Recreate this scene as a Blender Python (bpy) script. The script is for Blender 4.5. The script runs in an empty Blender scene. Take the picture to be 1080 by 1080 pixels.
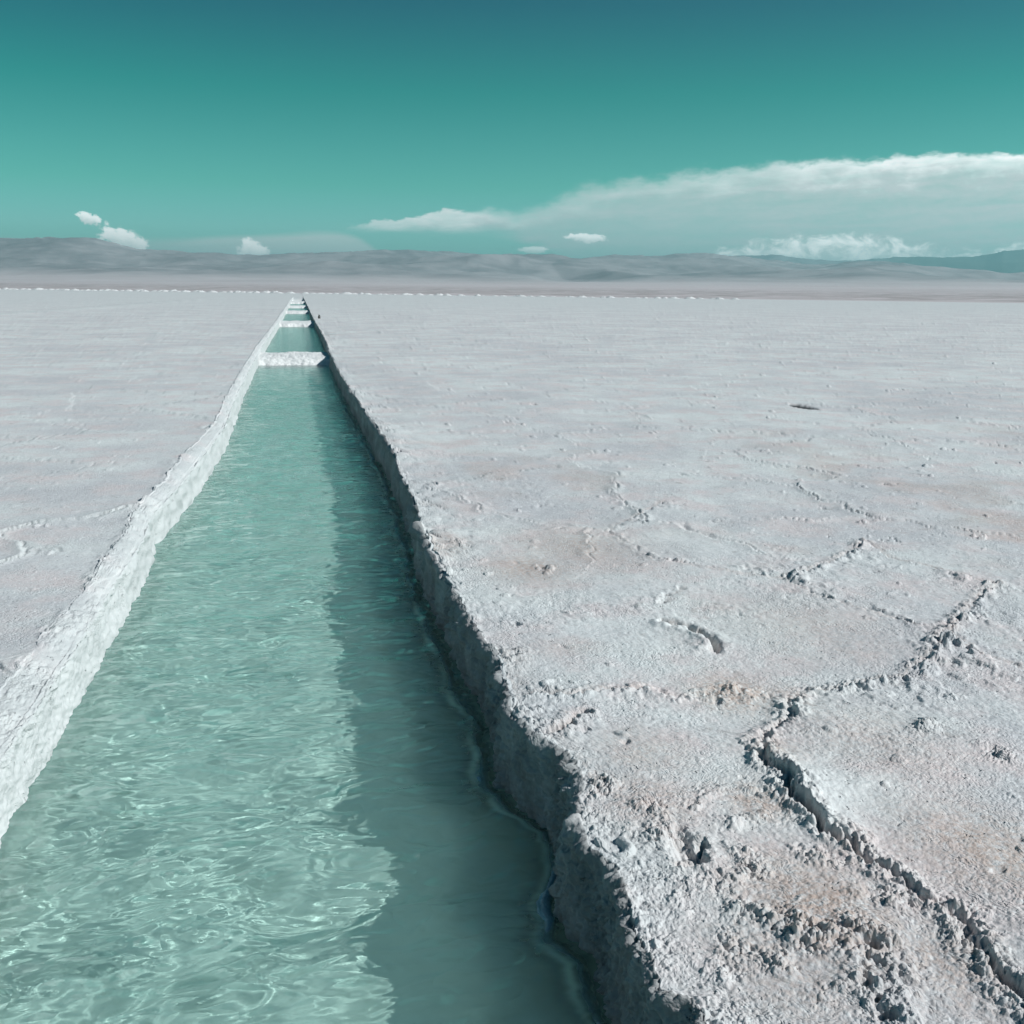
import bpy, math
import numpy as np
from mathutils import Vector, Matrix

SC = bpy.context.scene
COL = SC.collection
F4 = np.float32

# ------------------------------------------------------------------ camera
EYE = 1.85
PSI, PITCH, ROLL = math.radians(11.834), math.radians(12.481), math.radians(0.6)
cam = bpy.data.cameras.new("camera")
cam.sensor_width = 36.0
cam.lens = 36.0 * 1060.0 / 1080.0
cam.clip_start, cam.clip_end = 0.05, 60000.0
camo = bpy.data.objects.new("camera", cam)
COL.objects.link(camo)
fwd = Vector((math.sin(PSI) * math.cos(PITCH), math.cos(PSI) * math.cos(PITCH), -math.sin(PITCH)))
rgt = Vector((math.cos(PSI), -math.sin(PSI), 0))
upv = rgt.cross(fwd)
r2 = rgt * math.cos(ROLL) + upv * math.sin(ROLL)
u2 = -rgt * math.sin(ROLL) + upv * math.cos(ROLL)
camo.matrix_world = Matrix(((r2.x, u2.x, -fwd.x, 0), (r2.y, u2.y, -fwd.y, 0), (r2.z, u2.z, -fwd.z, EYE), (0, 0, 0, 1)))
SC.camera = camo

# ------------------------------------------------------------------ light
SUN_EL, SUN_AZ = 38.0, 111.0          # azimuth clockwise from +Y (the way the canal runs)
sun = bpy.data.lights.new("sun", 'SUN')
sun.energy = 4.45
sun.angle = math.radians(0.53)
sun.color = (0.96, 0.965, 0.95)
suno = bpy.data.objects.new("sun", sun)
COL.objects.link(suno)
e, a = math.radians(SUN_EL), math.radians(SUN_AZ)
SUN_DIR = Vector((math.sin(a) * math.cos(e), math.cos(a) * math.cos(e), math.sin(e)))
suno.rotation_euler = SUN_DIR.to_track_quat('Z', 'Y').to_euler()

SC.view_settings.view_transform = 'Standard'
SC.view_settings.look = 'None'
SC.view_settings.exposure = 0.11
SC.view_settings.gamma = 1.0
SC.render.engine = 'CYCLES'
SC.cycles.use_denoising = True
SC.cycles.max_bounces = 8
SC.cycles.diffuse_bounces = 1
SC.cycles.glossy_bounces = 3
SC.cycles.transmission_bounces = 6
SC.cycles.transparent_max_bounces = 8
SC.cycles.volume_bounces = 0


# ------------------------------------------------------------------ node helpers
class NT:
    def __init__(self, tree):
        self.t = tree
        self.n = tree.nodes
        self.l = tree.links

    def put(self, sock, v):
        if v is None:
            return
        if isinstance(v, bpy.types.NodeSocket):
            self.l.new(v, sock)
        else:
            sock.default_value = v

    def node(self, kind, **kw):
        nd = self.n.new(kind)
        for k, v in kw.items():
            setattr(nd, k, v)
        return nd

    def math(self, op, a, b=None, c=None, clamp=False):
        nd = self.node('ShaderNodeMath', operation=op)
        nd.use_clamp = clamp
        for i, v in enumerate((a, b, c)):
            self.put(nd.inputs[i], v)
        return nd.outputs[0]

    def smooth(self, x, lo, hi, a=0.0, b=1.0):
        nd = self.node('ShaderNodeMapRange', interpolation_type='SMOOTHSTEP')
        for i, v in enumerate((x, lo, hi, a, b)):
            self.put(nd.inputs[i], v)
        return nd.outputs[0]

    def lin(self, x, lo, hi, a=0.0, b=1.0):
        nd = self.node('ShaderNodeMapRange')
        for i, v in enumerate((x, lo, hi, a, b)):
            self.put(nd.inputs[i], v)
        return nd.outputs[0]

    def mix(self, f, a, b, mode='MIX'):
        nd = self.node('ShaderNodeMix', data_type='RGBA', blend_type=mode)
        self.put(nd.inputs[0], f)
        for i, v in ((6, a), (7, b)):
            if isinstance(v, tuple) and len(v) == 3:
                v = (*v, 1.0)
            self.put(nd.inputs[i], v)
        return nd.outputs[2]

    def noise(self, vec, scale, detail=4.0, rough=0.55, dist=0.0, dim='3D'):
        nd = self.node('ShaderNodeTexNoise', noise_dimensions=dim)
        self.put(nd.inputs['Vector'], vec)
        nd.inputs['Scale'].default_value = scale
        nd.inputs['Detail'].default_value = detail
        nd.inputs['Roughness'].default_value = rough
        nd.inputs['Distortion'].default_value = dist
        return nd.outputs[0]

    def ramp(self, x, stops):
        nd = self.node('ShaderNodeValToRGB')
        el = nd.color_ramp.elements
        while len(el) < len(stops):
            el.new(0.5)
        for q, (p, c) in zip(el, stops):
            q.position = p
            q.color = (*c, 1.0) if len(c) == 3 else c
        self.put(nd.inputs[0], x)
        return nd.outputs[0]

    def curve(self, x, pts, x0, x1, y0, y1):
        """y(x) through pts"""
        u = self.lin(x, x0, x1)
        nd = self.node('ShaderNodeFloatCurve')
        cv = nd.mapping.curves[0]
        P = [((px - x0) / (x1 - x0), (py - y0) / (y1 - y0)) for px, py in pts]
        while len(cv.points) < len(P):
            cv.points.new(0.5, 0.5)
        for q, p in zip(cv.points, P):
            q.location = p
            q.handle_type = 'AUTO_CLAMPED'
        nd.mapping.update()
        self.put(nd.inputs[1], u)
        return self.lin(nd.outputs[0], 0.0, 1.0, y0, y1)

    def vec(self, x, y, z=0.0):
        nd = self.node('ShaderNodeCombineXYZ')
        for i, v in enumerate((x, y, z)):
            self.put(nd.inputs[i], v)
        return nd.outputs[0]


# ------------------------------------------------------------------ sky
def make_world():
    w = bpy.data.worlds.new("World")
    SC.world = w
    w.use_nodes = True
    t = NT(w.node_tree)
    bg = t.n['Background']
    STR = 0.1
    bg.inputs[1].default_value = STR
    sky = t.node('ShaderNodeTexSky', sky_type='NISHITA')
    sky.sun_disc = False
    sky.sun_elevation = math.radians(SUN_EL)
    sky.sun_rotation = math.radians(SUN_AZ)
    sky.altitude = 3400
    tc = t.node('ShaderNodeTexCoord')
    sep = t.node('ShaderNodeSeparateXYZ')
    t.l.new(tc.outputs['Generated'], sep.inputs[0])
    X, Y, Z = sep.outputs
    k = 180.0 / math.pi
    el = t.math('MULTIPLY', t.math('ARCSINE', Z), k)
    az = t.math('MULTIPLY', t.math('ARCTAN2', X, Y), k)
    # the graded, teal sky of the place: greener low down, deep blue higher up
    tint = t.ramp(t.lin(el, 0.0, 45.0), [
        (0.0, (0.52, 0.95, 0.82)), (0.07, (0.58, 1.12, 0.84)), (0.12, (0.32, 1.04, 0.63)),
        (0.225, (0.03, 0.78, 0.45)), (0.32, (0.0, 0.43, 0.37)), (0.5, (0.09, 0.36, 0.40)), (1.0, (0.09, 0.36, 0.42))])
    rim = t.math('MULTIPLY', t.smooth(az, -60, -28), t.smooth(az, 80, 50))
    tint = t.mix(rim, t.mix(1.0, tint, (0.20, 0.64, 0.74), "MULTIPLY"), tint)
    base = t.mix(1.0, sky.outputs[0], tint, 'MULTIPLY')
    p = t.vec(t.math('MULTIPLY', az, 0.1), t.math('MULTIPLY', el, 0.2))
    n1 = t.noise(t.vec(t.math('MULTIPLY', az, 0.35), t.math('MULTIPLY', el, 0.6)), 1.3, 8, 0.58)
    tilt = t.math('SUBTRACT', el, t.math('MULTIPLY', az, 0.06))
    n2 = t.noise(t.vec(t.math('MULTIPLY', az, 0.09), t.math('MULTIPLY', tilt, 0.75)), 2.0, 7, 0.6, 0.5)
    n3 = t.noise(t.vec(t.math('MULTIPLY', az, 0.7), t.math('MULTIPLY', el, 1.6)), 2.0, 7, 0.62, 0.3)
    c = lambda v, m: t.math('MULTIPLY', t.math('SUBTRACT', v, 0.5), m)

    def inv(v):
        return tuple(q / STR for q in v)

    col = base
    # faint veil low over the left part of the ridge
    top = t.curve(az, [(-20, 2.3), (-8, 2.45), (-2, 2.75), (1.8, 3.0), (5.6, 1.5), (12, 1.2), (40, 1.0)], -20, 40, 0, 5)
    veil = t.smooth(t.math('SUBTRACT', t.math('ADD', top, c(n2, 0.25)), el), -0.1, 0.35)
    veil = t.math('MULTIPLY', veil, t.math('MULTIPLY', t.smooth(az, -11.0, -2.0, 0.45, 0.92), t.lin(n2, 0.3, 0.7, 0.8, 1.1)))
    col = t.mix(veil, col, inv((0.74, 0.86, 0.83)))
    # long stratus bank: thin finger on the left, deep on the right
    top = t.curve(az, [(-20, 2.0), (1.0, 2.0), (2.8, 3.22), (5, 3.75), (7.0, 4.0), (10.0, 4.42), (12.7, 4.75), (14.7, 5.55), (17, 6.05), (19.8, 6.3),
                       (22.8, 6.62), (25.5, 6.75), (28, 7.0), (31, 6.85), (34, 7.05), (37.4, 6.9), (50, 6.6)], -20, 50, 0, 10)
    d = t.math('SUBTRACT', t.math('ADD', t.math('ADD', top, c(n1, 1.35)), c(n3, 0.55)), el)
    edge_w = t.curve(az, [(-20, 0.12), (8, 0.2), (13, 1.3), (18, 1.0), (22, 0.9), (27, 0.55), (40, 0.32)], -20, 50, 0, 4)
    a_top = t.smooth(d, 0.0, edge_w)
    bot = t.curve(az, [(-20, 3.2), (2.8, 3.05), (7, 3.05), (10, 3.0), (13, 2.2), (17, 0.9), (24, -1.0), (50, -1)], -20, 50, -2, 6)
    a_bot = t.smooth(t.math('SUBTRACT', t.math('ADD', el, c(n2, 0.8)), bot), -0.25, 0.55)
    body = t.math('MULTIPLY', a_top, a_bot)
    dens = t.curve(az, [(-20, 0), (1.5, 0.0), (3.5, 0.80), (8, 0.88), (12, 0.78), (18, 0.74), (24, 0.84), (30, 0.92), (40, 0.95)], -20, 50, 0, 1)
    # thick near its upper edge, thinning downwards
    thin = t.smooth(d, 0.6, 4.2, 1.0, 0.84)
    streak = t.lin(t.math('ADD', t.math('MULTIPLY', n2, 0.65), t.math('MULTIPLY', n3, 0.35)), 0.34, 0.64, 0.62, 1.20)
    alpha = t.math('MULTIPLY', t.math('MULTIPLY', body, dens), t.math('MULTIPLY', thin, streak), clamp=True)
    lit = t.math('MULTIPLY', t.smooth(t.math('ADD', t.math('ADD', d, c(n1, 2.2)), c(n3, 1.6)), 1.9, 0.1), t.curve(az, [(-20, 0.8), (10, 0.75), (15, 0.35), (20, 0.45), (29, 0.8), (36, 1.0), (50, 1)], -20, 50, 0, 1))
    ccol = t.mix(lit, inv((0.66, 0.72, 0.72)), inv((1.28, 1.30, 1.29)))
    col = t.mix(alpha, col, ccol)
    # bright cumulus heads rising behind the ridge on the right
    top = t.curve(az, [(-20, 0), (19, 1.0), (22, 1.95), (24.5, 2.55), (27, 2.95), (29, 3.05), (31.5, 2.8), (33.5, 2.45), (36, 2.15), (38, 2.5), (42, 1.5), (50, 1)], -20, 50, 0, 5)
    n4 = t.noise(t.vec(t.math('MULTIPLY', az, 0.5), t.math('MULTIPLY', el, 0.7)), 1.9, 7, 0.68, 0.6)
    dd = t.math('SUBTRACT', t.math('ADD', top, c(n4, 2.0)), el)
    col = t.mix(t.math('MULTIPLY', t.smooth(dd, -0.1, 0.55), 0.95), col, t.mix(t.smooth(n4, 0.35, 0.65), inv((0.85, 0.95, 0.93)), inv((1.65, 1.65, 1.63))))

    # single small cumulus puffs
    def puff(a0, e0, ra, re, amt, slope=0.0, nz=1.0):
        nonlocal col
        da = t.math('SUBTRACT', az, a0)
        de = t.math('ADD', t.math('SUBTRACT', el, e0), t.math('MULTIPLY', da, slope))
        nn = t.noise(t.vec(t.math('MULTIPLY', az, 1.0), t.math('MULTIPLY', el, 1.2)), 2.0 / max(ra, 0.5), 8, 0.72)
        q = t.math('ADD', t.math('POWER', t.math('DIVIDE', da, ra), 2.0), t.math('POWER', t.math('DIVIDE', de, re), 2.0))
        v = t.math('ADD', t.math('SUBTRACT', 1.0, q), c(nn, 3.6 * nz))
        al = t.math('MULTIPLY', t.smooth(v, 0.0, 0.55), amt)
        sh = t.smooth(t.math('ADD', t.math('DIVIDE', de, re), c(nn, 2.0)), -0.9, 0.5)
        col = t.mix(al, col, t.mix(sh, inv((0.98, 1.05, 1.04)), inv((1.7, 1.7, 1.68))))
    puff(-10.35, 3.30, 0.65, 0.34, 0.85, 0.25)
    puff(-8.75, 2.25, 1.25, 0.75, 0.97, 0.35, 0.9)
    puff(-2.25, 1.78, 0.95, 0.75, 0.97, 0.25, 0.8)
    puff(-9.9, 2.25, 0.25, 0.14, 0.5)
    puff(15.8, 2.80, 1.25, 0.27, 0.80, 0.05)
    puff(12.9, 2.15, 0.9, 0.22, 0.6, 0.0)
    t.l.new(col, bg.inputs[0])


make_world()


# ------------------------------------------------------------------ numpy noise
_r = np.random.default_rng(11)
PERM = np.concatenate([_r.permutation(256)] * 2).astype(np.int32)
GA = _r.uniform(0, 2 * np.pi, 256)
GX, GY = np.cos(GA).astype(F4), np.sin(GA).astype(F4)
JX, JY, JR = (_r.uniform(0, 1, 256).astype(F4) for _ in range(3))


def perlin(x, y, seed=0):
    x = x + F4(seed * 17.31)
    y = y + F4(seed * 9.77)
    fx, fy = np.floor(x), np.floor(y)
    ix, iy = fx.astype(np.int32) & 255, fy.astype(np.int32) & 255
    x = (x - fx).astype(F4)
    y = (y - fy).astype(F4)
    u = x * x * x * (x * (x * 6 - 15) + 10)
    v = y * y * y * (y * (y * 6 - 15) + 10)
    ix1, iy1 = (ix + 1) & 255, (iy + 1) & 255

    def g(i, j, px, py):
        h = PERM[PERM[j] + i]
        return GX[h] * px + GY[h] * py
    n00, n10 = g(ix, iy, x, y), g(ix1, iy, x - 1, y)
    n01, n11 = g(ix, iy1, x, y - 1), g(ix1, iy1, x - 1, y - 1)
    a = n00 + u * (n10 - n00)
    b = n01 + u * (n11 - n01)
    return (a + v * (b - a)) * F4(1.5)


def worley(x, y, seed=0, second=False):
    """nearest feature distance, its random value (and second distance)"""
    x = x + F4(seed * 31.7)
    y = y + F4(seed * 12.9)
    fx, fy = np.floor(x), np.floor(y)
    ix, iy = fx.astype(np.int32), fy.astype(np.int32)
    x = (x - fx).astype(F4)
    y = (y - fy).astype(F4)
    f1 = np.full(x.shape, 9.0, F4)
    f2 = np.full(x.shape, 9.0, F4)
    idn = np.zeros(x.shape, F4)
    for dy in (-1, 0, 1):
        for dx in (-1, 0, 1):
            h = PERM[PERM[(iy + dy) & 255] + ((ix + dx) & 255)]
            d = (JX[h] + dx - x) ** 2 + (JY[h] + dy - y) ** 2
            m = d < f1
            if second:
                f2 = np.where(m, f1, np.minimum(f2, d))
            idn = np.where(m, JR[h], idn)
            f1 = np.where(m, d, f1)
    if second:
        return np.sqrt(f1), idn, np.sqrt(f2)
    return np.sqrt(f1), idn


def sstep(x, lo, hi):
    t = np.clip((x - lo) / (hi - lo), 0, 1)
    return t * t * (3 - 2 * t)


def polydist(px, py, pts):
    """distance to a polyline and the side (+ is to the right of its direction)"""
    best = np.full(px.shape, 1e9, F4)
    side = np.zeros(px.shape, F4)
    past = np.zeros(px.shape, F4)
    for i, ((ax, ay), (bx, by)) in enumerate(zip(pts[:-1], pts[1:])):
        dx, dy = bx - ax, by - ay
        L2 = dx * dx + dy * dy
        t0 = ((px - ax) * dx + (py - ay) * dy) / L2
        t = np.clip(t0, 0, 1)
        over = np.maximum((t0 - 1) * (i == len(pts) - 2), -t0 * (i == 0))
        ex, ey = px - (ax + t * dx), py - (ay + t * dy)
        d = ex * ex + ey * ey
        m = d < best
        best = np.where(m, d, best)
        side = np.where(m, np.sign(ex * dy - ey * dx), side)
        past = np.where(m, np.maximum(over, 0) * math.sqrt(L2), past)
    return np.sqrt(best), side, past


# ------------------------------------------------------------------ mesh helpers
def grid_mesh(name, co, mat, attrs=None, kind=None, parent=None):
    """co: rows x cols x 3 array -> one smooth shaded grid mesh"""
    R, C = co.shape[:2]
    me = bpy.data.meshes.new(name)
    n = R * C
    me.vertices.add(n)
    me.vertices.foreach_set('co', np.ascontiguousarray(co, F4).reshape(-1))
    i = (np.arange(R - 1)[:, None] * C + np.arange(C - 1)[None, :]).reshape(-1)
    q = np.stack([i, i + 1, i + C + 1, i + C], 1).astype(np.int32)
    nf = len(q)
    me.loops.add(nf * 4)
    me.loops.foreach_set('vertex_index', q.reshape(-1))
    me.polygons.add(nf)
    me.polygons.foreach_set('loop_start', np.arange(nf, dtype=np.int32) * 4)
    me.update(calc_edges=True)
    me.polygons.foreach_set('use_smooth', np.ones(nf, bool))
    if attrs is not None:
        at = me.attributes.new('mask', 'FLOAT_COLOR', 'POINT')
        at.data.foreach_set('color', np.ascontiguousarray(attrs, F4).reshape(-1))
    me.materials.append(mat)
    o = bpy.data.objects.new(name, me)
    COL.objects.link(o)
    if kind:
        o['kind'] = kind
    if parent:
        o.parent = parent
    return o


def tag(o, label, cat, group=None):
    o['label'] = label
    o['category'] = cat
    if group:
        o['group'] = group


# ------------------------------------------------------------------ materials
def new_mat(name):
    m = bpy.data.materials.new(name)
    m.use_nodes = True
    t = NT(m.node_tree)
    t.n.clear()
    out = t.node('ShaderNodeOutputMaterial')
    return m, t, out


def salt_material(name, white=0.0, masked=True):
    m, t, out = new_mat(name)
    bs = t.node('ShaderNodeBsdfPrincipled')
    geo = t.node('ShaderNodeNewGeometry')
    P = geo.outputs['Position']
    big = t.noise(P, 0.22, 5, 0.6)
    mid = t.noise(P, 1.7, 5, 0.62)
    fine = t.noise(P, 38.0, 4, 0.7)
    grain = t.noise(P, 190.0, 2, 0.7)
    med = t.noise(P, 0.75, 4, 0.6)
    grey = t.mix(t.smooth(t.math('ADD', t.math('MULTIPLY', big, 0.5), t.math('MULTIPLY', med, 0.5)), 0.40, 0.60), (0.555, 0.565, 0.585), (0.70, 0.735, 0.73))
    col = t.mix(t.smooth(mid, 0.44, 0.68), grey, (0.66, 0.605, 0.605))
    col = t.mix(t.smooth(fine, 0.52, 0.30, 0.0, 0.30), col, (0.48, 0.47, 0.46))
    vo = t.node('ShaderNodeTexVoronoi', feature='F1')
    vo.inputs['Scale'].default_value = 75.0
    wp = t.node('ShaderNodeVectorMath', operation='MULTIPLY_ADD')
    t.l.new(t.noise(P, 9.0, 2, 0.5), wp.inputs[0])
    wp.inputs[1].default_value = (0.12, 0.12, 0.12)
    t.l.new(P, wp.inputs[2])
    t.l.new(wp.outputs[0], vo.inputs['Vector'])
    spk = t.smooth(t.noise(P, 21.0, 3, 0.6), 0.655, 0.73)
    vc = t.node('ShaderNodeSeparateColor')
    t.l.new(vo.outputs['Color'], vc.inputs[0])
    col = t.mix(t.smooth(vc.outputs[0], 0.70, 1.0, 0.0, 0.42), col, (0.40, 0.40, 0.40))
    col = t.mix(t.smooth(vc.outputs[1], 0.75, 1.0, 0.0, 0.6), col, (0.78, 0.80, 0.80))
    dirt = t.math('MULTIPLY', t.smooth(t.noise(P, 5.5, 3, 0.7), 0.60, 0.70), t.smooth(t.noise(P, 0.6, 3, 0.6), 0.42, 0.62, 0.15, 0.55))
    col = t.mix(dirt, col, (0.36, 0.345, 0.335))
    if masked:
        at = t.node('ShaderNodeAttribute', attribute_name='mask')
        sp = t.node('ShaderNodeSeparateColor')
        t.l.new(at.outputs['Color'], sp.inputs[0])
        wr, br, dk = sp.outputs
        col = t.mix(wr, col, t.mix(t.smooth(mid, 0.3, 0.7), (0.54, 0.575, 0.575), (0.63, 0.66, 0.66)))
        brn = t.math('MULTIPLY', br, t.smooth(fine, 0.30, 0.62), clamp=True)
        col = t.mix(brn, col, (0.47, 0.35, 0.29))
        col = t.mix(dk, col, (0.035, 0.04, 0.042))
        bed = t.noise(P, 5.0, 6, 0.65)
        col = t.mix(at.outputs['Alpha'], col, t.mix(t.smooth(bed, 0.36, 0.50), (0.60, 0.63, 0.61), (0.90, 0.915, 0.90)))
    else:
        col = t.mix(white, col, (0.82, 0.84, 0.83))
    t.l.new(col, bs.inputs['Base Color'])
    bs.inputs['Roughness'].default_value = 0.75
    bs.inputs['Specular IOR Level'].default_value = 0.25
    b1 = t.node('ShaderNodeBump')
    b1.inputs['Distance'].default_value = 0.0045
    b1.inputs['Strength'].default_value = 0.8
    t.l.new(fine, b1.inputs['Height'])
    b2 = t.node('ShaderNodeBump')
    b2.inputs['Distance'].default_value = 0.0012
    b2.inputs['Strength'].default_value = 0.8
    t.l.new(grain, b2.inputs['Height'])
    t.l.new(b1.outputs[0], b2.inputs['Normal'])
    b3 = t.node('ShaderNodeBump')
    b3.inputs['Distance'].default_value = 0.005
    b3.inputs['Strength'].default_value = 0.8
    pat = t.smooth(t.noise(P, 2.3, 4, 0.65), 0.40, 0.62, 0.12, 1.0)
    gr = t.math('MULTIPLY', t.math('SUBTRACT', 0.6, vo.outputs['Distance']), pat)
    t.l.new(t.math('SUBTRACT', gr, t.math('MULTIPLY', spk, 2.2)), b3.inputs['Height'])
    t.l.new(b2.outputs[0], b3.inputs['Normal'])
    t.l.new(b3.outputs[0], bs.inputs['Normal'])
    t.l.new(bs.outputs[0], out.inputs[0])
    return m


def water_material():
    """clear brine over white salt, a little milky and greener where it is deep (mask red = depth)"""
    m, t, out = new_mat("brine")
    at = t.node('ShaderNodeAttribute', attribute_name='mask')
    sp = t.node('ShaderNodeSeparateColor')
    t.l.new(at.outputs['Color'], sp.inputs[0])
    dep = sp.outputs[0]
    gl = t.node('ShaderNodeBsdfGlass')
    t.l.new(t.mix(dep, (0.95, 1.0, 0.99), (0.82, 0.99, 0.945)), gl.inputs['Color'])
    t.l.new(sp.outputs[2], gl.inputs['Roughness'])
    gl.inputs['IOR'].default_value = 1.36
    geo = t.node('ShaderNodeNewGeometry')
    P = geo.outputs['Position']
    mp = t.node('ShaderNodeMapping')
    mp.inputs['Scale'].default_value = (0.75, 1.15, 1.0)
    t.l.new(P, mp.inputs[0])
    w1 = t.noise(mp.outputs[0], 6.5, 1.0, 0.45, 0.7)
    rd = t.math('POWER', t.math('SUBTRACT', 1.0, t.math('ABSOLUTE', t.math('SUBTRACT', t.math('MULTIPLY', t.noise(mp.outputs[0], 3.6, 1.5, 0.5, 0.9), 2.0), 1.0))), 3.0)
    w2 = t.noise(mp.outputs[0], 22.0, 2, 0.5, 0.8)
    w0 = t.noise(mp.outputs[0], 2.6, 2, 0.5, 0.8)
    bp = t.node('ShaderNodeBump')
    bp.inputs['Strength'].default_value = 1.0
    bp.inputs['Distance'].default_value = 0.042
    t.l.new(t.math('ADD', t.math('MULTIPLY', w0, 1.6), t.math('ADD', t.math('ADD', w1, t.math('MULTIPLY', rd, 0.30)), t.math('MULTIPLY', w2, 0.05))), bp.inputs['Height'])
    t.l.new(bp.outputs[0], gl.inputs['Normal'])
    df = t.node('ShaderNodeBsdfPrincipled')
    df.inputs['Base Color'].default_value = (0.52, 0.98, 0.86, 1)
    df.inputs['Roughness'].default_value = 0.05
    df.inputs['IOR'].default_value = 1.36
    df.subsurface_method = 'BURLEY'
    df.inputs['Subsurface Weight'].default_value = 1.0
    df.inputs['Subsurface Radius'].default_value = (0.95, 1.0, 0.97)
    df.inputs['Subsurface Scale'].default_value = 1.8
    t.l.new(bp.outputs[0], df.inputs['Normal'])
    mx = t.node('ShaderNodeMixShader')
    t.l.new(t.math('ADD', t.math('MULTIPLY', dep, 0.23), t.math('MULTIPLY', sp.outputs[1], 0.34)), mx.inputs[0])
    t.l.new(gl.outputs[0], mx.inputs[1])
    t.l.new(df.outputs[0], mx.inputs[2])
    t.l.new(mx.outputs[0], out.inputs['Surface'])
    return m


def terrain_material():
    m, t, out = new_mat("desert_terrain")
    bs = t.node('ShaderNodeBsdfPrincipled')
    geo = t.node('ShaderNodeNewGeometry')
    P = geo.outputs['Position']
    at = t.node('ShaderNodeAttribute', attribute_name='mask')
    sp = t.node('ShaderNodeSeparateColor')
    t.l.new(at.outputs['Color'], sp.inputs[0])
    hill, shrub, green = sp.outputs
    n = t.noise(P, 0.004, 7, 0.65)
    f = t.noise(P, 0.05, 4, 0.7)
    sand = t.mix(t.smooth(n, 0.35, 0.65), (0.52, 0.48, 0.49), (0.58, 0.535, 0.55))
    rock = t.mix(t.smooth(n, 0.38, 0.62), (0.27, 0.272, 0.288), (0.40, 0.39, 0.405))
    col = t.mix(hill, sand, rock)
    col = t.mix(t.math('MULTIPLY', green, 0.8), col, (0.10, 0.15, 0.13))
    col = t.mix(t.math('MULTIPLY', shrub, t.smooth(f, 0.4, 0.65)), col, (0.10, 0.095, 0.08))
    t.l.new(col, bs.inputs['Base Color'])
    bs.inputs['Roughness'].default_value = 0.9
    bs.inputs['Specular IOR Level'].default_value = 0.1
    t.l.new(bs.outputs[0], out.inputs[0])
    return m


M_SALT = salt_material("salt_crust")
M_DAM = salt_material("white_salt", 0.75, masked=False)
M_HEAP = salt_material("harvested_salt", 0.25, masked=False)
M_WATER = water_material()
M_LAND = terrain_material()

# ------------------------------------------------------------------ the salt flat with the canal cut into it
WATER = -0.33
FLOOR = -0.76
CANAL_END = 195.0
RIGHT_LIP = np.array([(-5, .88), (1.0, .90), (1.9, .93), (2.116, .94), (2.193, .934), (2.233, .87), (2.385, .887), (2.524, .888), (2.586, .899), (2.717, .919), (2.841, .926), (2.938, .876), (3.066, .881),
                      (3.161, .893), (3.353, .966), (3.498, .979), (3.641, .97), (3.796, .919), (3.917, .877), (4.12, .847), (4.292, .863), (4.514, .879), (4.823, .916),
                      (5.047, .883), (5.349, .884), (5.652, .865), (6.074, .864), (6.625, .847), (7.143, .848), (7.719, .863), (8.5, .913), (9.403, .934), (10.28, .931),
                      (11.3, .98), (12.2, .97), (13.8, .95), (15.2, .91), (16.7, .90), (18.3, .86), (20.7, .83), (23, .81), (27, .80), (29, .80), (35, .85), (42.5, .87), (52, .82), (60, .80), (400, .80)])
LEFT_LIP = np.array([(-5, -1.24), (4, -1.23), (5, -1.20), (6.2, -1.20), (7.1, -1.20), (7.9, -1.19), (8.8, -1.25), (9.5, -1.20), (10.7, -1.14), (12.4, -1.08), (14.4, -1.03),
                     (17.9, -1.10), (20.9, -1.14), (26.8, -1.17), (35, -1.2), (60, -1.1), (400, -1.1)])
LEFT_OUT = np.array([(-5, -1.45), (4.9, -1.43), (5.7, -1.40), (6.8, -1.35), (8.3, -1.38), (9.6, -1.34), (11.8, -1.31), (14, -1.2), (18, -1.26), (30, -1.3), (400, -1.25)])
DAMS = [(29.6, 32.9), (58.8, 63.5), (88.0, 92.0), (112.0, 118.0), (140, 150)]

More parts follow.
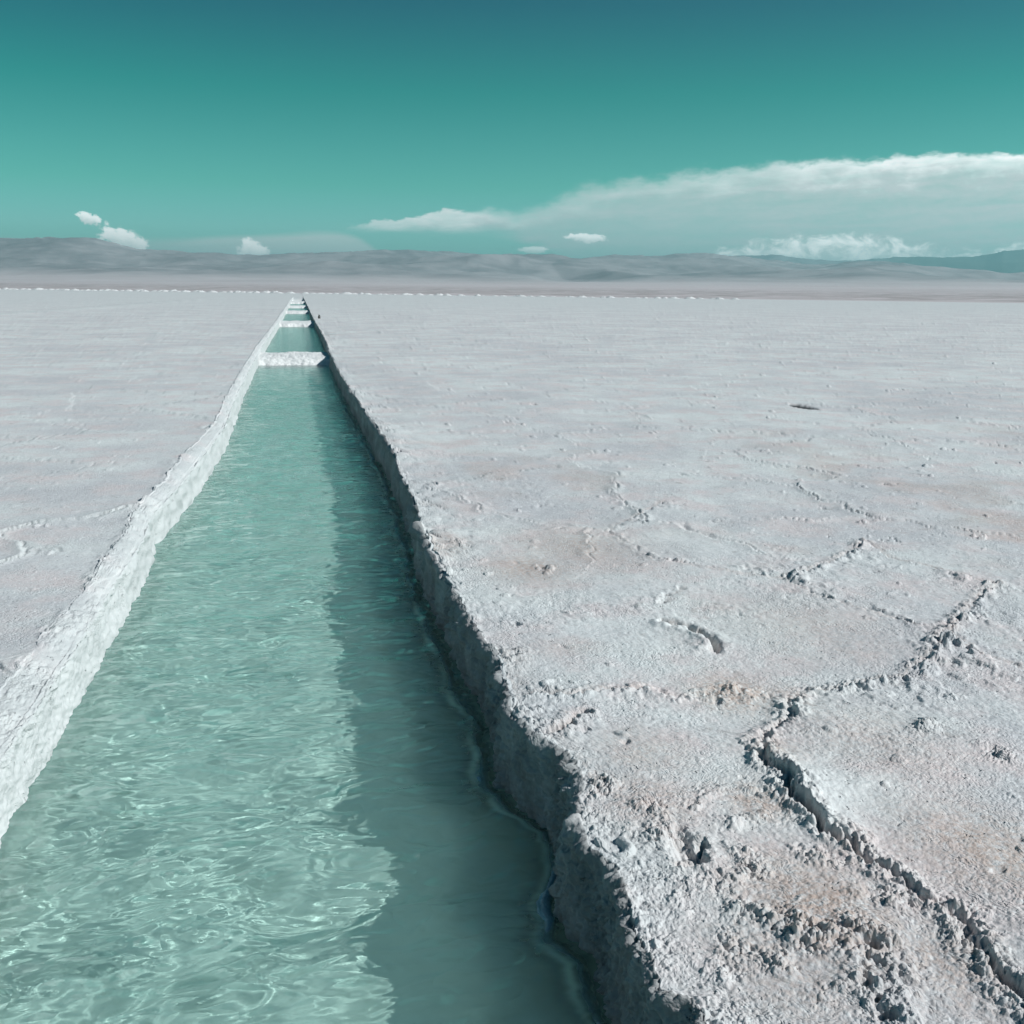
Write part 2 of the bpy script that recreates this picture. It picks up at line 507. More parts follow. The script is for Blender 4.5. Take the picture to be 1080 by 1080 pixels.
CRACKS = [  # points, trench half width, trench depth, lift of the right side, lift reach, clods
    ([(1.95, 1.2), (1.85, 1.6), (1.83, 2.02), (1.84, 2.17), (1.89, 2.35), (1.85, 2.46), (1.83, 2.61), (1.79, 2.76), (1.76, 2.9), (1.73, 3.06), (1.77, 3.26), (1.78, 3.46), (1.83, 3.61), (2.05, 3.81), (2.19, 4.03)], .017, .055, .055, .30, .9),
    ([(2.19, 4.03), (2.3, 4.09), (2.43, 4.11), (2.68, 4.17), (2.91, 4.22), (3.27, 4.5), (3.57, 4.84), (4.09, 5.3), (4.42, 5.56)], .016, .02, .028, .18, .8),
    ([(3.57, 4.84), (3.43, 4.92), (3.34, 5.11), (3.21, 5.36), (3.13, 5.57), (3.1, 5.9)], .012, .018, .014, .15, .5),
    ([(3.1, 5.9), (3.8, 6.4), (4.2, 6.76)], .014, .018, .018, .15, .7),
    ([(4.2, 6.76), (4.11, 6.3), (4.23, 6.07), (4.31, 5.81), (4.42, 5.56)], .012, .02, .02, .15, .4),
    ([(3.55, 4.81), (3.43, 4.47), (3.54, 4.18), (3.6, 3.6), (3.4, 2.6)], .012, .015, .02, .15, .4),
    ([(0.99, 4.27), (1.29, 4.25), (1.52, 4.26), (1.65, 4.15), (1.88, 4.14), (2.09, 4.13), (2.19, 4.03)], .02, .01, .012, .12, .7),
    ([(3.1, 5.9), (2.76, 6.19), (2.39, 6.51), (2.31, 7.39), (3.14, 8.35)], .014, .012, .015, .15, .5),
    ([(1.99, 5.21), (2.09, 5.1), (2.14, 4.93), (2.1, 4.71)], .03, .06, .03, .08, .3),
    ([(2.31, 5.82), (2.2, 5.66), (2.08, 5.55)], .03, .035, .02, .08, .4),
    ([(1.02, 3.84), (1.12, 3.99), (1.2, 4.02)], .018, .07, .02, .06, .6),
    ([(1.46, 2.05), (1.49, 2.16), (1.56, 2.3)], .020, .045, .02, .10, .8),
    ([(1.19, 2.99), (1.2, 2.92), (1.21, 2.86)], .035, .08, .02, .05, .5),
    ([(1.2, 2.80), (1.25, 2.83), (1.28, 2.88)], .022, .07, .02, .05, .5),
]
CLOD_SPOTS = [(1.35, 2.72, .18), (1.6, 2.72, .14), (1.22, 2.25, .2), (1.06, 2.72, .14), (1.42, 2.38, .18), (1.72, 2.5, .14), (1.12, 3.12, .12), (1.19, 2.93, .14), (1.6, 3.13, .16), (1.45, 3.1, .18), (1.24, 2.5, .2), (2.93, 3.92, .10), (2.64, 3.6, .12), (2.78, 3.38, .14), (1.96, 4.15, .14), (1.52, 2.3, .22),
              (1.05, 4.0, .14), (0.95, 4.15, .16), (1.9, 2.3, .15), (1.06, 3.3, .15), (1.0, 10.9, .35), (1.3, 9.5, .3), (1.2, 7.2, .2)]
BROWN = [(1.49, 2.5, .26, .85), (1.6, 3.13, .13, .8), (1.24, 2.36, .16, .5), (1.72, 2.2, .2, .6), (2.22, 2.68, .28, .75), (1.96, 4.15, .2, .9), (2.2, 4.1, .12, .5), (1.97, 6.9, .5, .6),
         (1.48, 6.41, .30, .75), (1.3, 3.6, .2, .45), (2.3, 3.55, .35, .4), (1.2, 3.2, .2, .5), (1.85, 3.5, .15, .5), (2.8, 5.0, .5, .35), (1.3, 2.2, .2, .5), (1.75, 2.75, .12, .4)]
MOUND = [(1.52, 2.42, .20, .018), (1.25, 3.15, .25, .012)]
PIT = (8.13, 15.33, .155, .40, .03)


def build_ground():
    # rows: dense where the camera looks, one pixel or so apart
    FH = 1005.0 * EYE
    d = np.arange(FH / 1.75, 4.2, -1.02)
    ys = np.concatenate([[-600, -200, -60, -20, -8, -4, -2.5], np.arange(-1.5, 1.73, 0.035), FH / d]).astype(F4)
    R = len(ys)
    Yp = np.maximum(ys, 1.9)
    xr = np.interp(ys, RIGHT_LIP[:, 0], RIGHT_LIP[:, 1]).astype(F4)
    xl = np.interp(ys, LEFT_LIP[:, 0], LEFT_LIP[:, 1]).astype(F4)
    xl = xl - F4(.07)
    xo = np.minimum(np.interp(ys, LEFT_OUT[:, 0], LEFT_OUT[:, 1]), xl - .10).astype(F4)
    z0 = np.zeros_like(ys)
    for s, sc, am in ((1, 2.1, .012), (2, 6.3, .013), (3, 17., .009), (4, 45., .005)):
        xr = xr + am * perlin(ys * sc, z0 + 3.3, s)
        xl = xl + am * .55 * perlin(ys * sc * .8, z0 + 7.7, s + 9)
        xo = xo + am * 1.2 * perlin(ys * sc * .9, z0 + 5.1, s + 19)
    far = 1 - sstep(ys, CANAL_END - 40, CANAL_END)        # the canal runs out
    far = far * sstep(ys, -6.0, -3.0)
    xs, zs, ss = [], [], []                                # per column arrays over rows
    # the last part: every column is (x(y), z(y))

    def colm(x, z):
        xs.append(np.broadcast_to(x, ys.shape).astype(F4))
        zs.append(np.broadcast_to(z, ys.shape).astype(F4))
    # left flat, outwards columns first
    aout = np.concatenate([np.geomspace(90, .62, 50), np.arange(.615, 0.0, -.0012)])
    for q in aout:
        colm(xo - .02 - q * Yp, 0)
    for q in np.linspace(0, 1, 70)[:-1]:                   # rough slope down to the canal
        colm(xo - .02 + (xl + .05 - xo) * q, far * (-.06 * q ** 1.5))
    for q in np.linspace(0, 1, 70)[:-1]:                   # left wall
        colm(xl + .03 + .010 * q + .025 * q * q, far * (-.06 - (.335) * q))
    nL = len(xs)
    for q in np.linspace(0, 1, 22)[:-1]:
        colm(xl + .065 + .157 * q, far * (-.395 + (FLOOR + .395) * (1 - (1 - q) ** 2)))
    fl, fr = xl + .222, xr - .30
    for q in np.linspace(0, 1, 90)[:-1]:
        colm(fl + (fr - fl) * q, far * FLOOR)
    # submerged shelf along the right wall
    sh = np.array([(-.30, FLOOR), (-.20, FLOOR + .03), (-.15, FLOOR + .10), (-.115, -.352), (-.085, -.348), (-.060, -.43), (-.035, -.50), (-.02, -.49), (-.010, -.38)])
    q0 = np.linspace(0, 1, 75)[:-1]
    u = np.linspace(0, 1, len(sh))
    shw = 1.0 + .35 * perlin(ys * 1.3, z0, 61) + .25 * perlin(ys * 4.1, z0, 62) + .15 * perlin(ys * 11., z0, 63)
    for q in q0:
        colm(xr + np.interp(q, u, sh[:, 0]) * shw, far * np.interp(q, u, sh[:, 1]))
    for q in np.linspace(0, 1, 110)[:-1]:                  # right wall
        colm(xr - .010 + .014 * q - .012 * math.sin(q * math.pi), far * (-.38 + .355 * q))
    for q in np.linspace(0, 1, 18)[:-1]:                   # rounded lip
        th = q * math.pi / 2
        colm(xr + .004 + .026 * (1 - math.cos(th)), far * (-.025 + .025 * math.sin(th)))
    nR = len(xs)
    ain = np.arange(0.0, .30, .0022)
    for q in ain:
        colm(xr + .03 + q, 0)
    a2 = np.concatenate([np.arange(.0011, 1.02, .00115), np.geomspace(1.03, 90, 50)])
    for q in a2:
        colm(xr + .03 + ain[-1] + q * Yp, 0)
    x = np.stack(xs, 1)
    z = np.stack(zs, 1)
    C = x.shape[1]
    y = np.repeat(ys[:, None], C, 1)
    # arc length of the section, measured from the lips, so noise does not stretch down the walls
    ds = np.hypot(np.diff(x, axis=1), np.diff(z, axis=1))
    s = np.concatenate([np.zeros((R, 1), F4), np.cumsum(ds, 1)], 1)
    s = s - s[:, nR:nR + 1] + x[:, nR:nR + 1]
    sL = s[:, nL:nL + 1] - x[:, nL:nL + 1]
    cols = np.arange(C)[None, :]
    s = np.where(cols < nL, s - sL, s).astype(F4)
    # section normals
    tx = np.gradient(x, axis=1)
    tz = np.gradient(z, axis=1)
    tl = np.hypot(tx, tz) + 1e-9
    nx, nz = -tz / tl, tx / tl
    px = y / 1005.0 * 1.0                                    # size of a pixel across there
    py = np.maximum(y, 1.9) ** 2 / FH                        # and along
    pp = np.maximum(px, py * .55)
    right = x > xr[:, None] - .01
    left = x < xl[:, None] + .0
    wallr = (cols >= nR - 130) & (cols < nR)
    under = (z < WATER - .02) & (far[:, None] > .5)
    edge_r = np.where(cols >= nR - 18, np.exp(-np.maximum(s - xr[:, None], 0) / .20), 1.0) * (cols >= nR - 128)
    edge_l = np.where(cols < nL, np.exp(-np.maximum(xo[:, None] - x, 0) / .05), 0)
    flatl = (x < xo[:, None]).astype(F4)
    amp = np.where(flatl > 0, .55, 1.0) * np.where(under, .35, 1.0)
    amp = np.where((x > xl[:, None]) & (x < xl[:, None] + .06), .5, amp).astype(F4)
    h = np.zeros_like(x)
    print('grid', R, C, R * C)

    def octave(lam, a, seed, ax=1.0):
        w = np.clip((lam / pp - 1.6) / 2.0, 0, 1)
        return F4(a) * w * perlin(s / F4(lam), y / F4(lam * ax), seed)
    for lam, a_, sd in ((3.1, .022, 1), (1.1, .013, 2), (.42, .0050, 3), (.17, .0026, 4), (.075, .0018, 5), (.034, .0016, 6), (.017, .0012, 7)):
        h += octave(lam, a_, sd) * amp
    # wall relief
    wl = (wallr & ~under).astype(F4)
    h += wl * (octave(.16, .014, 31, .8) + octave(.075, .013, 32, .7) + octave(.035, .011, 34, .6) + octave(.018, .007, 33))
    wll = ((cols >= nL - 72) & (cols < nL) & ~under).astype(F4)
    for sd_, w_ in ((43, wl), (47, wll)):
        h += w_ * sstep(y, 4, 9) * (.026 * perlin(s * 2.2, y * 1.9, sd_) + .020 * np.clip(2.4 - 9 * px, 0, 1) * perlin(s * 5, y * 4.2, sd_ + 1) + .012 * np.clip(2.0 - 60 * px, 0, 1) * perlin(s * 12, y * 8, sd_ + 2))
    h += wll * (octave(.13, .012, 35, .8) + octave(.06, .009, 36, .8) + octave(.028, .006, 37) + octave(.014, .003, 38))
    # patchy fine roughness on the flats
    rough = sstep(perlin(s * .9, y * .9, 41) + .5 * perlin(s * 3.1, y * 3.1, 42), .0, .7)
    # ---- traced cracks and cavities (right side, near)
    clod = np.zeros_like(x)
    brown = np.zeros_like(x)
    m = (y > 1.0) & (y < 12.5) & (x > .7) & (x < 6.0)
    sx, sy = x[m], y[m]
    wx = sx + .035 * perlin(sx * 6, sy * 6, 51) + .018 * perlin(sx * 22, sy * 22, 52) + .009 * perlin(sx * 60, sy * 60, 56)
    wy = sy + .035 * perlin(sx * 6, sy * 6, 53) + .018 * perlin(sx * 22, sy * 22, 54) + .009 * perlin(sx * 60, sy * 60, 57)
    hh = np.zeros_like(sx)
    cc = np.zeros_like(sx)
    bb = np.zeros_like(sx)
    for pts, tw, td, up, reach, cl in CRACKS:
        xa, ya = np.min(pts, 0) - 1.0
        xb, yb = np.max(pts, 0) + 1.0
        k = np.nonzero((wx > xa) & (wx < xb) & (wy > ya) & (wy < yb))[0]
        D, S, past = polydist(wx[k], wy[k], pts)
        vary = np.clip(.75 + .9 * perlin(sx[k] * 2.3, sy[k] * 2.3, 55), .1, 1.5) * np.exp(-(past / .05) ** 2)
        if up < .05:                                       # the lesser cracks are broken rows of crumbs
            vary = vary * ((.75 if td > .055 else .18) + (.5 if td > .055 else 1.1) * sstep(perlin(sx[k] * 9, sy[k] * 9, 58) + .5 * perlin(sx[k] * 24, sy[k] * 24, 59), -.15, .45))
        # a thrust plate: the far side stands proud, its broken edge drops into the trench
        side = S > 0
        hh[k] += np.where(side, up * vary * np.exp(-np.maximum(D - tw, 0) / reach) * sstep(D, tw * .25, tw * 1.1), 0)
        hh[k] += np.where(~side, .30 * up * vary * np.exp(-((D - tw * 2.2) / .045) ** 2), 0)
        hh[k] -= td * vary * np.exp(-(D / tw) ** 2)
        cc[k] = np.maximum(cc[k], cl * np.exp(-(D / .085) ** 2))
        bb[k] = np.maximum(bb[k], .35 * np.exp(-(D / .05) ** 2) * (~side))
    for qx, qy, r in CLOD_SPOTS:
        cc = np.maximum(cc, np.exp(-((wx - qx) ** 2 + (wy - qy) ** 2) / r ** 2) * np.clip(.62 + 1.0 * perlin(sx * 6.5, sy * 6.5, 60), .12, 1.15))
    for qx, qy, r, w in BROWN:
        bb = np.maximum(bb, w * np.exp(-((wx - qx) ** 2 + ((wy - qy) * .8) ** 2) / r ** 2))
    for qx, qy, r, w in MOUND:
        hh += w * np.exp(-((wx - qx) ** 2 + (wy - qy) ** 2) / r ** 2)
    h[m] += hh
    clod[m] = cc
    brown[m] = bb
    # ---- polygon plates everywhere else
    wx = s + .18 * perlin(s * .9, y * .9, 71) + .09 * perlin(s * 4, y * 4, 72)
    wy = y + .18 * perlin(s * .9, y * .9, 73) + .09 * perlin(s * 4, y * 4, 74)
    f1, idn, f2 = worley(wx / 2.1, wy / 2.1, 5, True)
    eg = (f2 - f1) * 1.05
    flat = (right & (s > xr[:, None] + .05)) | (x < xo[:, None])
    keep = np.where(right, sstep(y, 5.5, 7.5) + sstep(x - .45 * y, 2.6, 3.6) * (y < 6), 1.0)
    keep = np.clip(keep, 0, 1) * flat
    patch = np.clip(.62 + .7 * perlin(s * .35, y * .35, 75) + .6 * perlin(s * 2.2, y * 2.2, 76), .30, 1.3)
    strength = np.where(x < 0, 1.0, 1.0)
    pw = np.clip(.09 / pp, 0, 1)
    h += keep * strength * ((idn - .5) * .016 + patch * .013 * np.exp(-(eg / .05) ** 2) - .018 * patch * np.exp(-(eg / np.maximum(.009, .35 * pp)) ** 2) * pw)
    ridge = keep * patch * np.exp(-(eg / .05) ** 2)
    clod = np.maximum(clod, ridge * .36)
    # ---- crumbly crust: two sizes of clods where the crust is broken
    clod = np.maximum(clod, .95 * edge_r * np.clip(.75 + .8 * perlin(s * 3.5, y * 3.5, 77), .15, 1.2))
    rim = (x > xo[:, None] - .16) & (cols < nL - 60)
    clod = np.maximum(clod, .75 * rim * np.clip(.7 + .8 * perlin(s * 5, y * 5, 78), .1, 1.1) * sstep(x, (xo - .16)[:, None], (xo + .02)[:, None]))
    clod = np.maximum(clod, (.20 + .25 * rough) * (x > 0) * flat)
    clod = np.maximum(clod, .10 * (x < 0) * flat)
    clod = np.where(under, 0, clod).astype(F4)
    for lam, a_, sd in ((.075, .021, 81), (.036, .014, 82), (.017, .0065, 83), (.0095, .0045, 84)):
        cl = clod if lam < .03 else np.clip((clod - .30) / .70, 0, None)
        k = np.nonzero((cl > .03) & (pp < lam * .45))
        jx = s[k] + .25 * lam * perlin(s[k] / lam * 1.7, y[k] / lam * 1.7, sd)
        jy = y[k] + .25 * lam * perlin(s[k] / lam * 1.7, y[k] / lam * 1.7, sd + 5)
        a1, r1 = worley(jx / F4(lam), jy / F4(lam), sd)
        rad = .35 + .35 * r1
        dome = np.sqrt(np.clip(1 - (a1 / rad) ** 2, 0, 1))
        h[k] += a_ * cl[k] * (dome * (.4 + 1.0 * r1) - .18)
    # bigger lumps thrown up along both rims
    rimm = np.maximum(edge_r * (cols >= nR - 20), np.where((x < xl[:, None]) & (x > xo[:, None] - .02), .45, 0)) * sstep(y, 4.5, 8) * (1 - sstep(y, 90, 150)) * ~under
    for lam, a_, sd in ((.34, .050, 86), (.17, .034, 87)):
        k = np.nonzero((rimm > .05) & (px < lam * .5))
        a1, r1 = worley(s[k] / F4(lam), y[k] / F4(lam), sd)
        rad = .25 + .40 * r1
        keepr = np.clip(.5 + 1.4 * perlin(s[k] * 1.1, y[k] * .7, sd + 3), 0, 1)
        h[k] += a_ * rimm[k] * keepr * np.sqrt(np.clip(1 - (a1 / rad) ** 2, 0, 1)) * (.3 + r1)
    # sparse loose lumps far out on the flat
    for lam, r0, hh_, cut, sd, yf in ((.85, .040, .060, .45, 91, 75), (.36, .055, .050, .55, 94, 40), (.20, .085, .030, .62, 97, 18)):
        k = np.nonzero(flat & (y > 2.5) & (y < yf) & (px < lam * .4))
        xk, yk = s[k], y[k]
        a1, r1 = worley(xk / F4(lam) + .10 * perlin(xk * 12, yk * 12, sd + 1), yk / F4(lam) + .10 * perlin(xk * 12, yk * 12, sd + 2), sd)
        dens = sstep(perlin(xk * .5, yk * .5, sd + 3) + .6 * perlin(xk * 2.1, yk * 2.1, sd + 4), -.35, .55)
        rr = np.maximum(r0, 1.1 * px[k] / lam) * (.6 + r1)
        dome = np.sqrt(np.clip(1 - (a1 / rr) ** 2, 0, 1))
        sg = np.where((r1 * 37) % 1 > .35, 1.0, -1.1)
        h[k] += np.where(x[k] < 0, .7, 1.0) * hh_ * sg * (r1 > cut) * (r1 - cut + .15) * dens * dome
    # floor of the pools
    k = under
    h += np.where(k, .02 * perlin(x * 1.3, y * .9, 95) + .012 * perlin(x * 4.1, y * 3.1, 96) + .006 * perlin(x * 11, y * 9, 97), 0)
    # the bank is notched where a crack meets it
    ntc = np.exp(-((y - 42.6) / .8) ** 2) * np.exp(-np.maximum(x - 1.0, 0) / .25) * (s > xr[:, None])
    h -= .22 * ntc
    # the pit
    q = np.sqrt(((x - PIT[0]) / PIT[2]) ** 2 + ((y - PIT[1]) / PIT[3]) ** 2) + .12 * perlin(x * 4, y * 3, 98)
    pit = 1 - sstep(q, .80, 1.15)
    h -= PIT[4] * pit
    # salt berm thrown up along an old track on the left
    bd, _, _ = polydist(x, y, [(-40, 50), (-18.15, 68.46), (-17.16, 79.14), (-13.27, 151.99)])
    berm = np.exp(-(bd / .8) ** 2)
    h += .12 * berm * (x < -5)
    # ---- put it together
    co = np.stack([x + nx * h, y, z + nz * h], 2)
    white = np.zeros_like(x)
    bank = np.where((x < 0) & (far[:, None] > .02), (.80 + .20 * sstep(x, xl[:, None], (xl + .03)[:, None])) * sstep(x + .11 * perlin(y * 2.2, x * 3, 99) + .06 * perlin(y * 9, x * 9, 100), (xo - .10)[:, None], (xo + .08)[:, None]), 0)
    white = bank
    white = np.maximum(white, ridge * np.where(x < 0, .8, .35))
    white = np.maximum(white, berm * (x < -5) * .9)
    white = np.maximum(white, .35 * edge_r * (s > xr[:, None]))
    white = np.maximum(white, np.where(under, .85, 0))
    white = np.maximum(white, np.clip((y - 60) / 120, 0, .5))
    pink = sstep(perlin(s * .55, y * .8, 101) + .6 * perlin(s * 2.1, y * 2.1, 102), .20, .85) * .42 * (x > 0) * (1 - sstep(y, 8, 16))
    brown = np.maximum(brown, pink * flat)
    mask = np.stack([np.clip(white, 0, 1), np.clip(brown, 0, 1), np.maximum(np.clip(pit * 1.3 - .1, 0, 1) * .95, .58 * wl * np.clip(.8 + .5 * perlin(s * 4, y * 5, 79), .3, 1)), under.astype(F4)], 2)  # blue: the dark pit, plus shade painted into the right wall's colour
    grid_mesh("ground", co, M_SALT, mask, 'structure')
    return ys, xl, xr


GY_, GXL, GXR = build_ground()


# ------------------------------------------------------------------ brine in the pools
def waves(x, y):
    r = np.random.default_rng(5)
    z = np.zeros_like(x)
    wx = x + .10 * perlin(x * 1.7, y * 1.3, 201) + .03 * perlin(x * 6, y * 5, 202)
    wy = y + .13 * perlin(x * 1.4, y * 1.6, 203) + .035 * perlin(x * 5, y * 6, 204)
    for i in range(46):
        lam = float(np.exp(r.uniform(np.log(.06), np.log(.9))))
        th = math.pi / 2 + r.normal(0, .55)
        k = 2 * math.pi / lam
        slope = .0155 * (lam / .25) ** .40
        am = slope / k
        ph = r.uniform(0, 6.28)
        g = np.clip(.8 + 1.1 * perlin(x * .8 + i * 3.7, y * .6 + i * 1.9, 210), 0, 2)
        fade = np.clip((lam / np.maximum(y ** 2 / 1859., .003) - 1.2) / 2, 0, 1)
        z += (am * fade * g * np.sin(k * (wx * math.cos(th) + wy * math.sin(th)) + ph)).astype(F4)
    return z


def pool(y0, y1):
    y0c = max(y0, 1.5)
    d = np.arange(1859. / y0c, 1859. / y1, -1.1)
    ys = np.concatenate([np.arange(y0, y0c, .05), 1859. / d, [y1]]).astype(F4)
    step = max(.008, y0 / 1005 * 1.3)
    xs = np.arange(-1.42, 1.05, step).astype(F4)
    x, y = np.meshgrid(xs, ys)
    z = WATER + waves(x, y)
    l = np.interp(ys, GY_, GXL)[:, None]
    r = np.interp(ys, GY_, GXR)[:, None]
    dep = .40 + .60 * sstep(x, l + .0, l + .16)
    u = (r - x) / (1.0 + .35 * perlin(y * 1.3, x * 0, 61) + .25 * perlin(y * 4.1, x * 0, 62) + .15 * perlin(y * 11., x * 0, 63))
    dep = dep * np.interp(u, [-.02, .0, .03, .06, .085, .115, .15, .2, .3], [.9, .9, .9, .6, .35, .35, .5, .85, 1.0])
    for a_, b_ in DAMS:
        dep = dep * np.where(y < .5 * (a_ + b_), sstep(y, a_ - .1, a_ - 1.9), sstep(y, b_ + .1, b_ + .5))
    o = grid_mesh("water", np.stack([x, y, z], 2), M_WATER, np.stack([dep, np.exp(-((u - .125) / .019) ** 2) * np.clip(.6 + .8 * perlin(y * 3.1, x * 2, 64), 0, 1) + .9 * np.exp(-((x - l - .03) / .07) ** 2) + .12 * dep * sstep(y, 6, 22), .16 * sstep(y, 9, 24), np.ones_like(dep)], 2), 'structure')
    return o


edges = [-5.0] + [v for dm in DAMS for v in dm]
for y0, y1 in zip(edges[0::2], edges[1::2]):
    pool(y0 - (0.6 if y0 > 0 else 0), y1 + 0.6)


# ------------------------------------------------------------------ salt dams between the pools
DAM_LABELS = ["widest white salt dam, the bar that closes the end of the first long pool", "second white salt dam along the canal, a thick bar behind the second pool",
              "third salt dam along the canal, a thin pale bar behind the short dark pool", "fourth salt dam along the canal, far bar seen as a thin pale line",
              "fifth and last salt dam where the canal runs out, barely visible"]


def dam(y0, y1, top, label):
    n, mcols = 90, 140
    u = np.linspace(0, 1, n)
    L = y1 - y0
    prof = np.array([(-2.6, FLOOR - .03), (-1.5, -.47), (-.6, -.38), (-.12, -.36), (.05, WATER), (.30, top - .06), (.7, top), (L - .5, top), (L - .2, top - .05), (L + .15, WATER), (L + .5, FLOOR - .03)])
    t = np.linspace(0, 1, len(prof))
    py, pz = np.interp(u, t, prof[:, 0]), np.interp(u, t, prof[:, 1])
    xs = np.linspace(-1.34, 1.02, mcols)
    x, yy = np.meshgrid(xs.astype(F4), (y0 + py).astype(F4))
    z = np.repeat(pz[:, None], mcols, 1).astype(F4)
    yy = yy + .12 * perlin(x * 1.5, yy * 0 + y0, 301) + .04 * perlin(x * 6, yy * 2, 302)
    v = yy + 2.2 * z
    z = z + .026 * perlin(x * 2.3, v * 2, 303) + .016 * perlin(x * 7, v * 6, 304) + .012 * perlin(x * 17, v * 14, 305)
    o = grid_mesh("salt_dam", np.stack([x, yy, z], 2), M_DAM)
    tag(o, label, "dam", "salt dams between the pools")


for (y0, y1), tp, lb in zip(DAMS, (-.13, -.12, -.13, -.13, -.08), DAM_LABELS):
    dam(y0, y1, tp, lb)


# ------------------------------------------------------------------ salt heaps along the edge of the flat
def heap_mesh(seed):
    n, mm = 20, 28
    r = np.linspace(0, 1, n)[:, None]
    th = np.linspace(0, 2 * np.pi, mm)[None, :]
    x, y = (r * np.cos(th)).astype(F4), (r * np.sin(th)).astype(F4)
    rr = r * np.ones_like(th)
    z = (1 - rr) ** .85 * (1 - .25 * np.exp(-(rr / .25) ** 2))
    n1 = perlin(x * 2.2, y * 2.2, seed)
    z = z * (1 + .25 * n1) + .06 * perlin(x * 6, y * 6, seed + 1) * (1 - rr)
    k = 1 + .12 * perlin(np.cos(th) * 2 + 0 * r, np.sin(th) * 2 + 0 * r, seed + 3)
    z[-1] = -.12
    return grid_mesh("salt_heap", np.stack([x * k, y * k, z], 2), M_HEAP)


protos = [heap_mesh(400 + 10 * i) for i in range(5)]
rg = np.random.default_rng(3)
EA, EB = np.array([-116.0, 412.0]), np.array([108.0, 243.0])
NH = 96
for i in range(NH):
    q = (i + rg.uniform(-.28, .28)) / (NH - 1)
    p = EA + (EB - EA) * q
    base = protos[i % 5]
    o = base if i < 5 else base.copy()
    if i >= 5:
        COL.objects.link(o)
    sc = rg.uniform(.75, 1.25) * (1.0 if q < .62 else (.85 if rg.random() < .75 else .5))
    o.location = (p[0] + rg.normal(0, .5), p[1] + rg.normal(0, .8), -.02)
    o.rotation_euler = (0, 0, rg.uniform(0, 6.28))
    o.scale = (1.75 * sc * rg.uniform(.85, 1.2), 1.6 * sc, .66 * sc * rg.uniform(.7, 1.25))
    tag(o, "small white salt heap in the long row at the far edge of the salt flat", "salt heap", "salt heaps in a row along the far edge of the flat")


# ------------------------------------------------------------------ small dark rock on the flat beside the second pool
def rock():
    m, t, out = new_mat("dark_rock")
    bs = t.node('ShaderNodeBsdfPrincipled')
    geo = t.node('ShaderNodeNewGeometry')
    n = t.noise(geo.outputs['Position'], 14.0, 5, .6)
    t.l.new(t.mix(n, (0.05, 0.055, 0.055), (0.16, 0.16, 0.15)), bs.inputs['Base Color'])
    bs.inputs['Roughness'].default_value = .9
    t.l.new(bs.outputs[0], out.inputs[0])
    n_, mm = 16, 24
    ph = np.linspace(-.5 * np.pi, .5 * np.pi, n_)[:, None]
    th = np.linspace(0, 2 * np.pi, mm)[None, :]
    x, y, z = np.cos(ph) * np.cos(th), np.cos(ph) * np.sin(th), np.sin(ph) + 0 * th
    k = 1 + .30 * perlin((x * 1.6 + z).astype(F4), (y * 1.6 - z).astype(F4), 500) + .12 * perlin((x * 4 + z * 3).astype(F4), (y * 4 - z * 2).astype(F4), 501)
    k[:, -1] = k[:, 0]
    o = grid_mesh("rock", np.stack([x * k * .075, y * k * .06, z * k * .14], 2), m)
    o.location = (1.17, 63.5, .09)
    tag(o, "small dark upright stone standing on the white flat beside the far pools", "rock")


rock()

# ------------------------------------------------------------------ desert plain and hills beyond the salt
RIDGE = np.array([(-180, 1.2), (-90, 1.4), (-40, 1.7), (-25, 1.75), (-17, 1.95), (-14.5, 2.14), (-12.4, 2.20), (-10.2, 2.16), (-7.9, 1.79), (-5.6, 1.75), (-3.2, 1.55), (-.7, 1.69), (2.85, 1.90), (4.4, 2.06), (6.5, 2.1),
                  (9.6, 1.99), (12.2, 2.0), (13.3, 1.80), (14.4, 1.56), (15.9, 1.74), (16.9, 1.85), (19.5, 1.77), (21, 1.93), (23, 1.97), (25, 1.8), (28, 1.50), (30.0, 1.68), (31.5, 1.55), (34, 1.25), (37, .95), (40, .8), (60, .9), (180, 1.2)])
RIDGE2 = np.array([(-180, .5), (0, .8), (12, 1.3), (14.3, 1.52), (18, 1.5), (22, 1.85), (26, 1.95), (28, 1.72), (30, 1.66), (32, 1.84), (33.6, 1.86), (35.2, 1.83), (36.3, 1.92), (37.0, 2.14), (38, 2.22), (40, 2.1), (46, 1.8), (60, 1.5), (180, 1)])


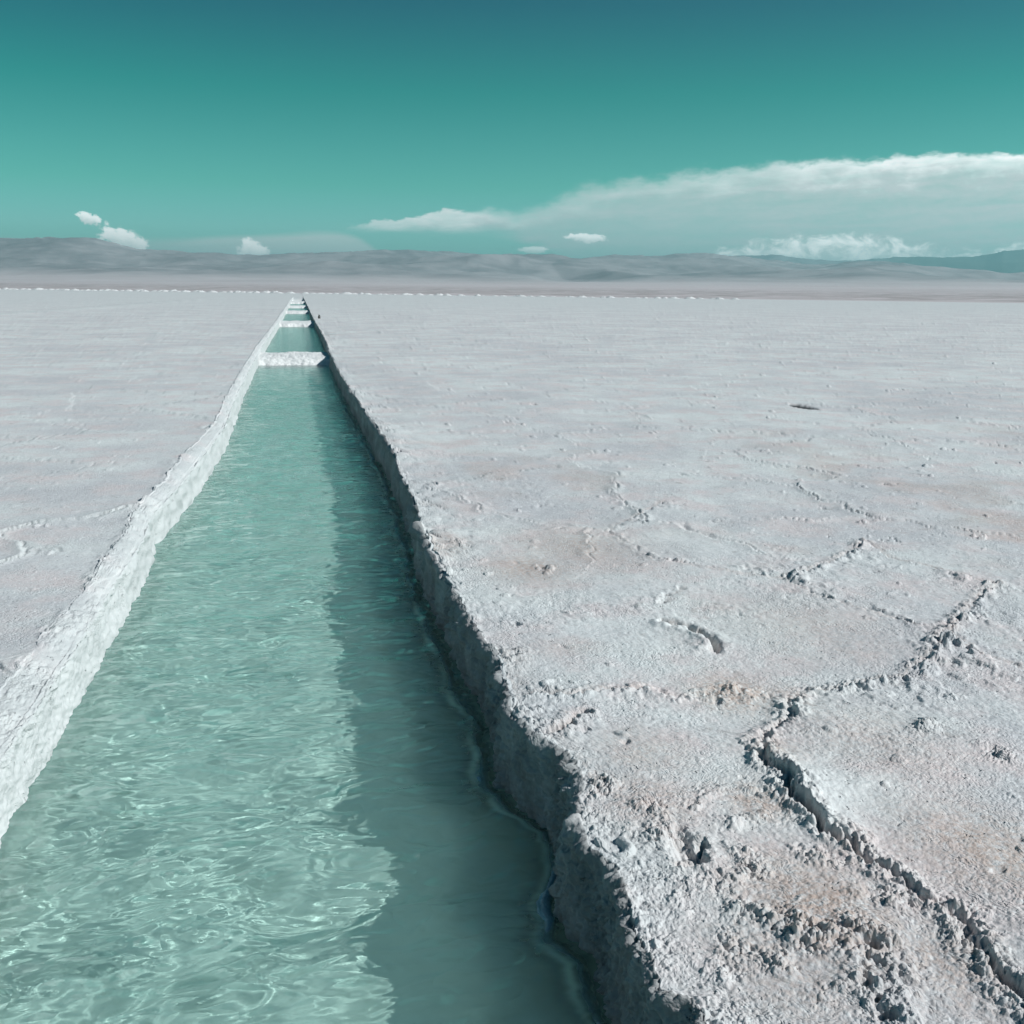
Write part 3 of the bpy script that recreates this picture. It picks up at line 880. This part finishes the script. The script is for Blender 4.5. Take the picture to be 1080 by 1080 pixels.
def build_land():
    az = np.concatenate([np.linspace(-180, -32, 60)[:-1], np.linspace(-32, 55, 900), np.linspace(55, 180, 60)[1:]])
    rr = np.concatenate([np.geomspace(60, 240, 8)[:-1], np.geomspace(240, 2200, 110)[:-1], np.linspace(2200, 7400, 170), np.linspace(7500, 12000, 70)])
    A, Rr = np.meshgrid(np.radians(az), rr)
    x, y = (Rr * np.sin(A)).astype(F4), (Rr * np.cos(A)).astype(F4)
    # distance beyond the edge of the salt
    t = (y - (334.0 - .765 * x)) * .794
    t = np.where(np.abs(A) > 1.2, -50, t)
    z = np.where(t > 0, .0045 * np.minimum(t, 120) + .012 * np.maximum(t - 120, 0) * (1 - np.exp(-t / 900.)), np.maximum(-1.6, t * .02))
    zc = np.minimum(z, 26 + 0 * z)
    sand = np.clip(zc, -2, 26)
    deg = np.degrees(A)
    deg = deg + (1.6 * perlin(x / F4(900), y / F4(900), 651) + .7 * perlin(x / F4(350), y / F4(350), 652)) * np.clip((5600 - Rr) / 1500, 0, 1)
    e1 = np.interp(deg, RIDGE[:, 0], RIDGE[:, 1])
    e2 = np.interp(deg, RIDGE2[:, 0], RIDGE2[:, 1])
    r1 = 5200 + 600 * perlin((deg * .08).astype(F4), 0 * x, 601)
    r2 = 9300.0
    n = 0
    am = 1
    for i, lam in enumerate((1700., 900., 430., 200., 100.)):
        nn = 1 - np.abs(perlin(x / F4(lam), y / F4(lam * 1.15), 610 + i)) * 2
        n = n + am * nn
        am *= .52
    n = n / 2.0
    H1 = np.tan(np.radians(e1)) * r1
    H2 = np.tan(np.radians(e2)) * r2
    up1 = sstep(Rr, 1900, 0 * r1 + r1) ** 1.05 * (1 - sstep(Rr, r1, r1 + 1500))
    up2 = sstep(Rr, 6600, r2) * (1 - sstep(Rr, r2, r2 + 2500))
    rel1 = up1 * (1 - .92 * up1)                     # relief on the flank, little at the crest so the skyline holds
    fl = 260 * (n - .64) * rel1
    z1 = np.maximum(H1 * up1 + fl, 0) + sand * (1 - up1)
    z2 = np.maximum(H2 * up2 + 240 * (n - .62) * up2 * (1 - .9 * up2), 0)
    crest = 5.0 * perlin((deg * 1.3).astype(F4), 0 * x, 640) + 3.5 * perlin((deg * 7).astype(F4), 0 * x, 641)
    z = np.where(Rr > 1900, np.maximum(z1 + crest * up1 ** 8, z2 + 1.4 * crest * up2 ** 8), sand)
    hill = np.clip(sstep(z + 10 * perlin(x / F4(500), y / F4(900), 661), 16, 42), 0, 1)
    shrub = sstep(t, 3, 40) * (1 - sstep(t, 300, 900)) * .6
    green = sstep(deg, 29.5, 33.5) * sstep(Rr, 6400, 7400) + 0 * x
    mask = np.stack([hill, shrub, green, np.ones_like(x)], 2)
    grid_mesh("hills", np.stack([x, y, z], 2), M_LAND, mask, 'structure')
    me = bpy.data.meshes.new("desert_ground")
    me.from_pydata([(-13000, -13000, -2.2), (13000, -13000, -2.2), (13000, 13000, -2.2), (-13000, 13000, -2.2)], [], [(0, 1, 2, 3)])
    me.materials.append(M_LAND)
    o = bpy.data.objects.new("desert_ground", me)
    COL.objects.link(o)
    o['kind'] = 'structure'


build_land()


# ------------------------------------------------------------------ the air
def haze():
    m, t, out = new_mat("air")
    v = t.node('ShaderNodeVolumePrincipled')
    v.inputs['Color'].default_value = (0.42, 0.90, 0.95, 1)
    v.inputs['Density'].default_value = 1.45e-4
    v.inputs['Anisotropy'].default_value = 0.2
    t.l.new(v.outputs[0], out.inputs['Volume'])
    me = bpy.data.meshes.new("haze")
    a, b, lo, hi = 13600, 13600, -3.5, 400
    V = [(-a, -b, lo), (a, -b, lo), (a, b, lo), (-a, b, lo), (-a, -b, hi), (a, -b, hi), (a, b, hi), (-a, b, hi)]
    me.from_pydata(V, [], [(0, 3, 2, 1), (4, 5, 6, 7), (0, 1, 5, 4), (1, 2, 6, 5), (2, 3, 7, 6), (3, 0, 4, 7)])
    me.materials.append(m)
    o = bpy.data.objects.new("haze", me)
    COL.objects.link(o)
    o['kind'] = 'stuff'


haze()

# sunlight refracted by the ripples onto the pool floors
sun.cycles.is_caustics_light = True
for o in COL.objects:
    n = o.name.split('.')[0]
    if n == 'water':
        o.cycles.is_caustics_caster = True
    if n in ('ground', 'salt_dam'):
        o.cycles.is_caustics_receiver = True
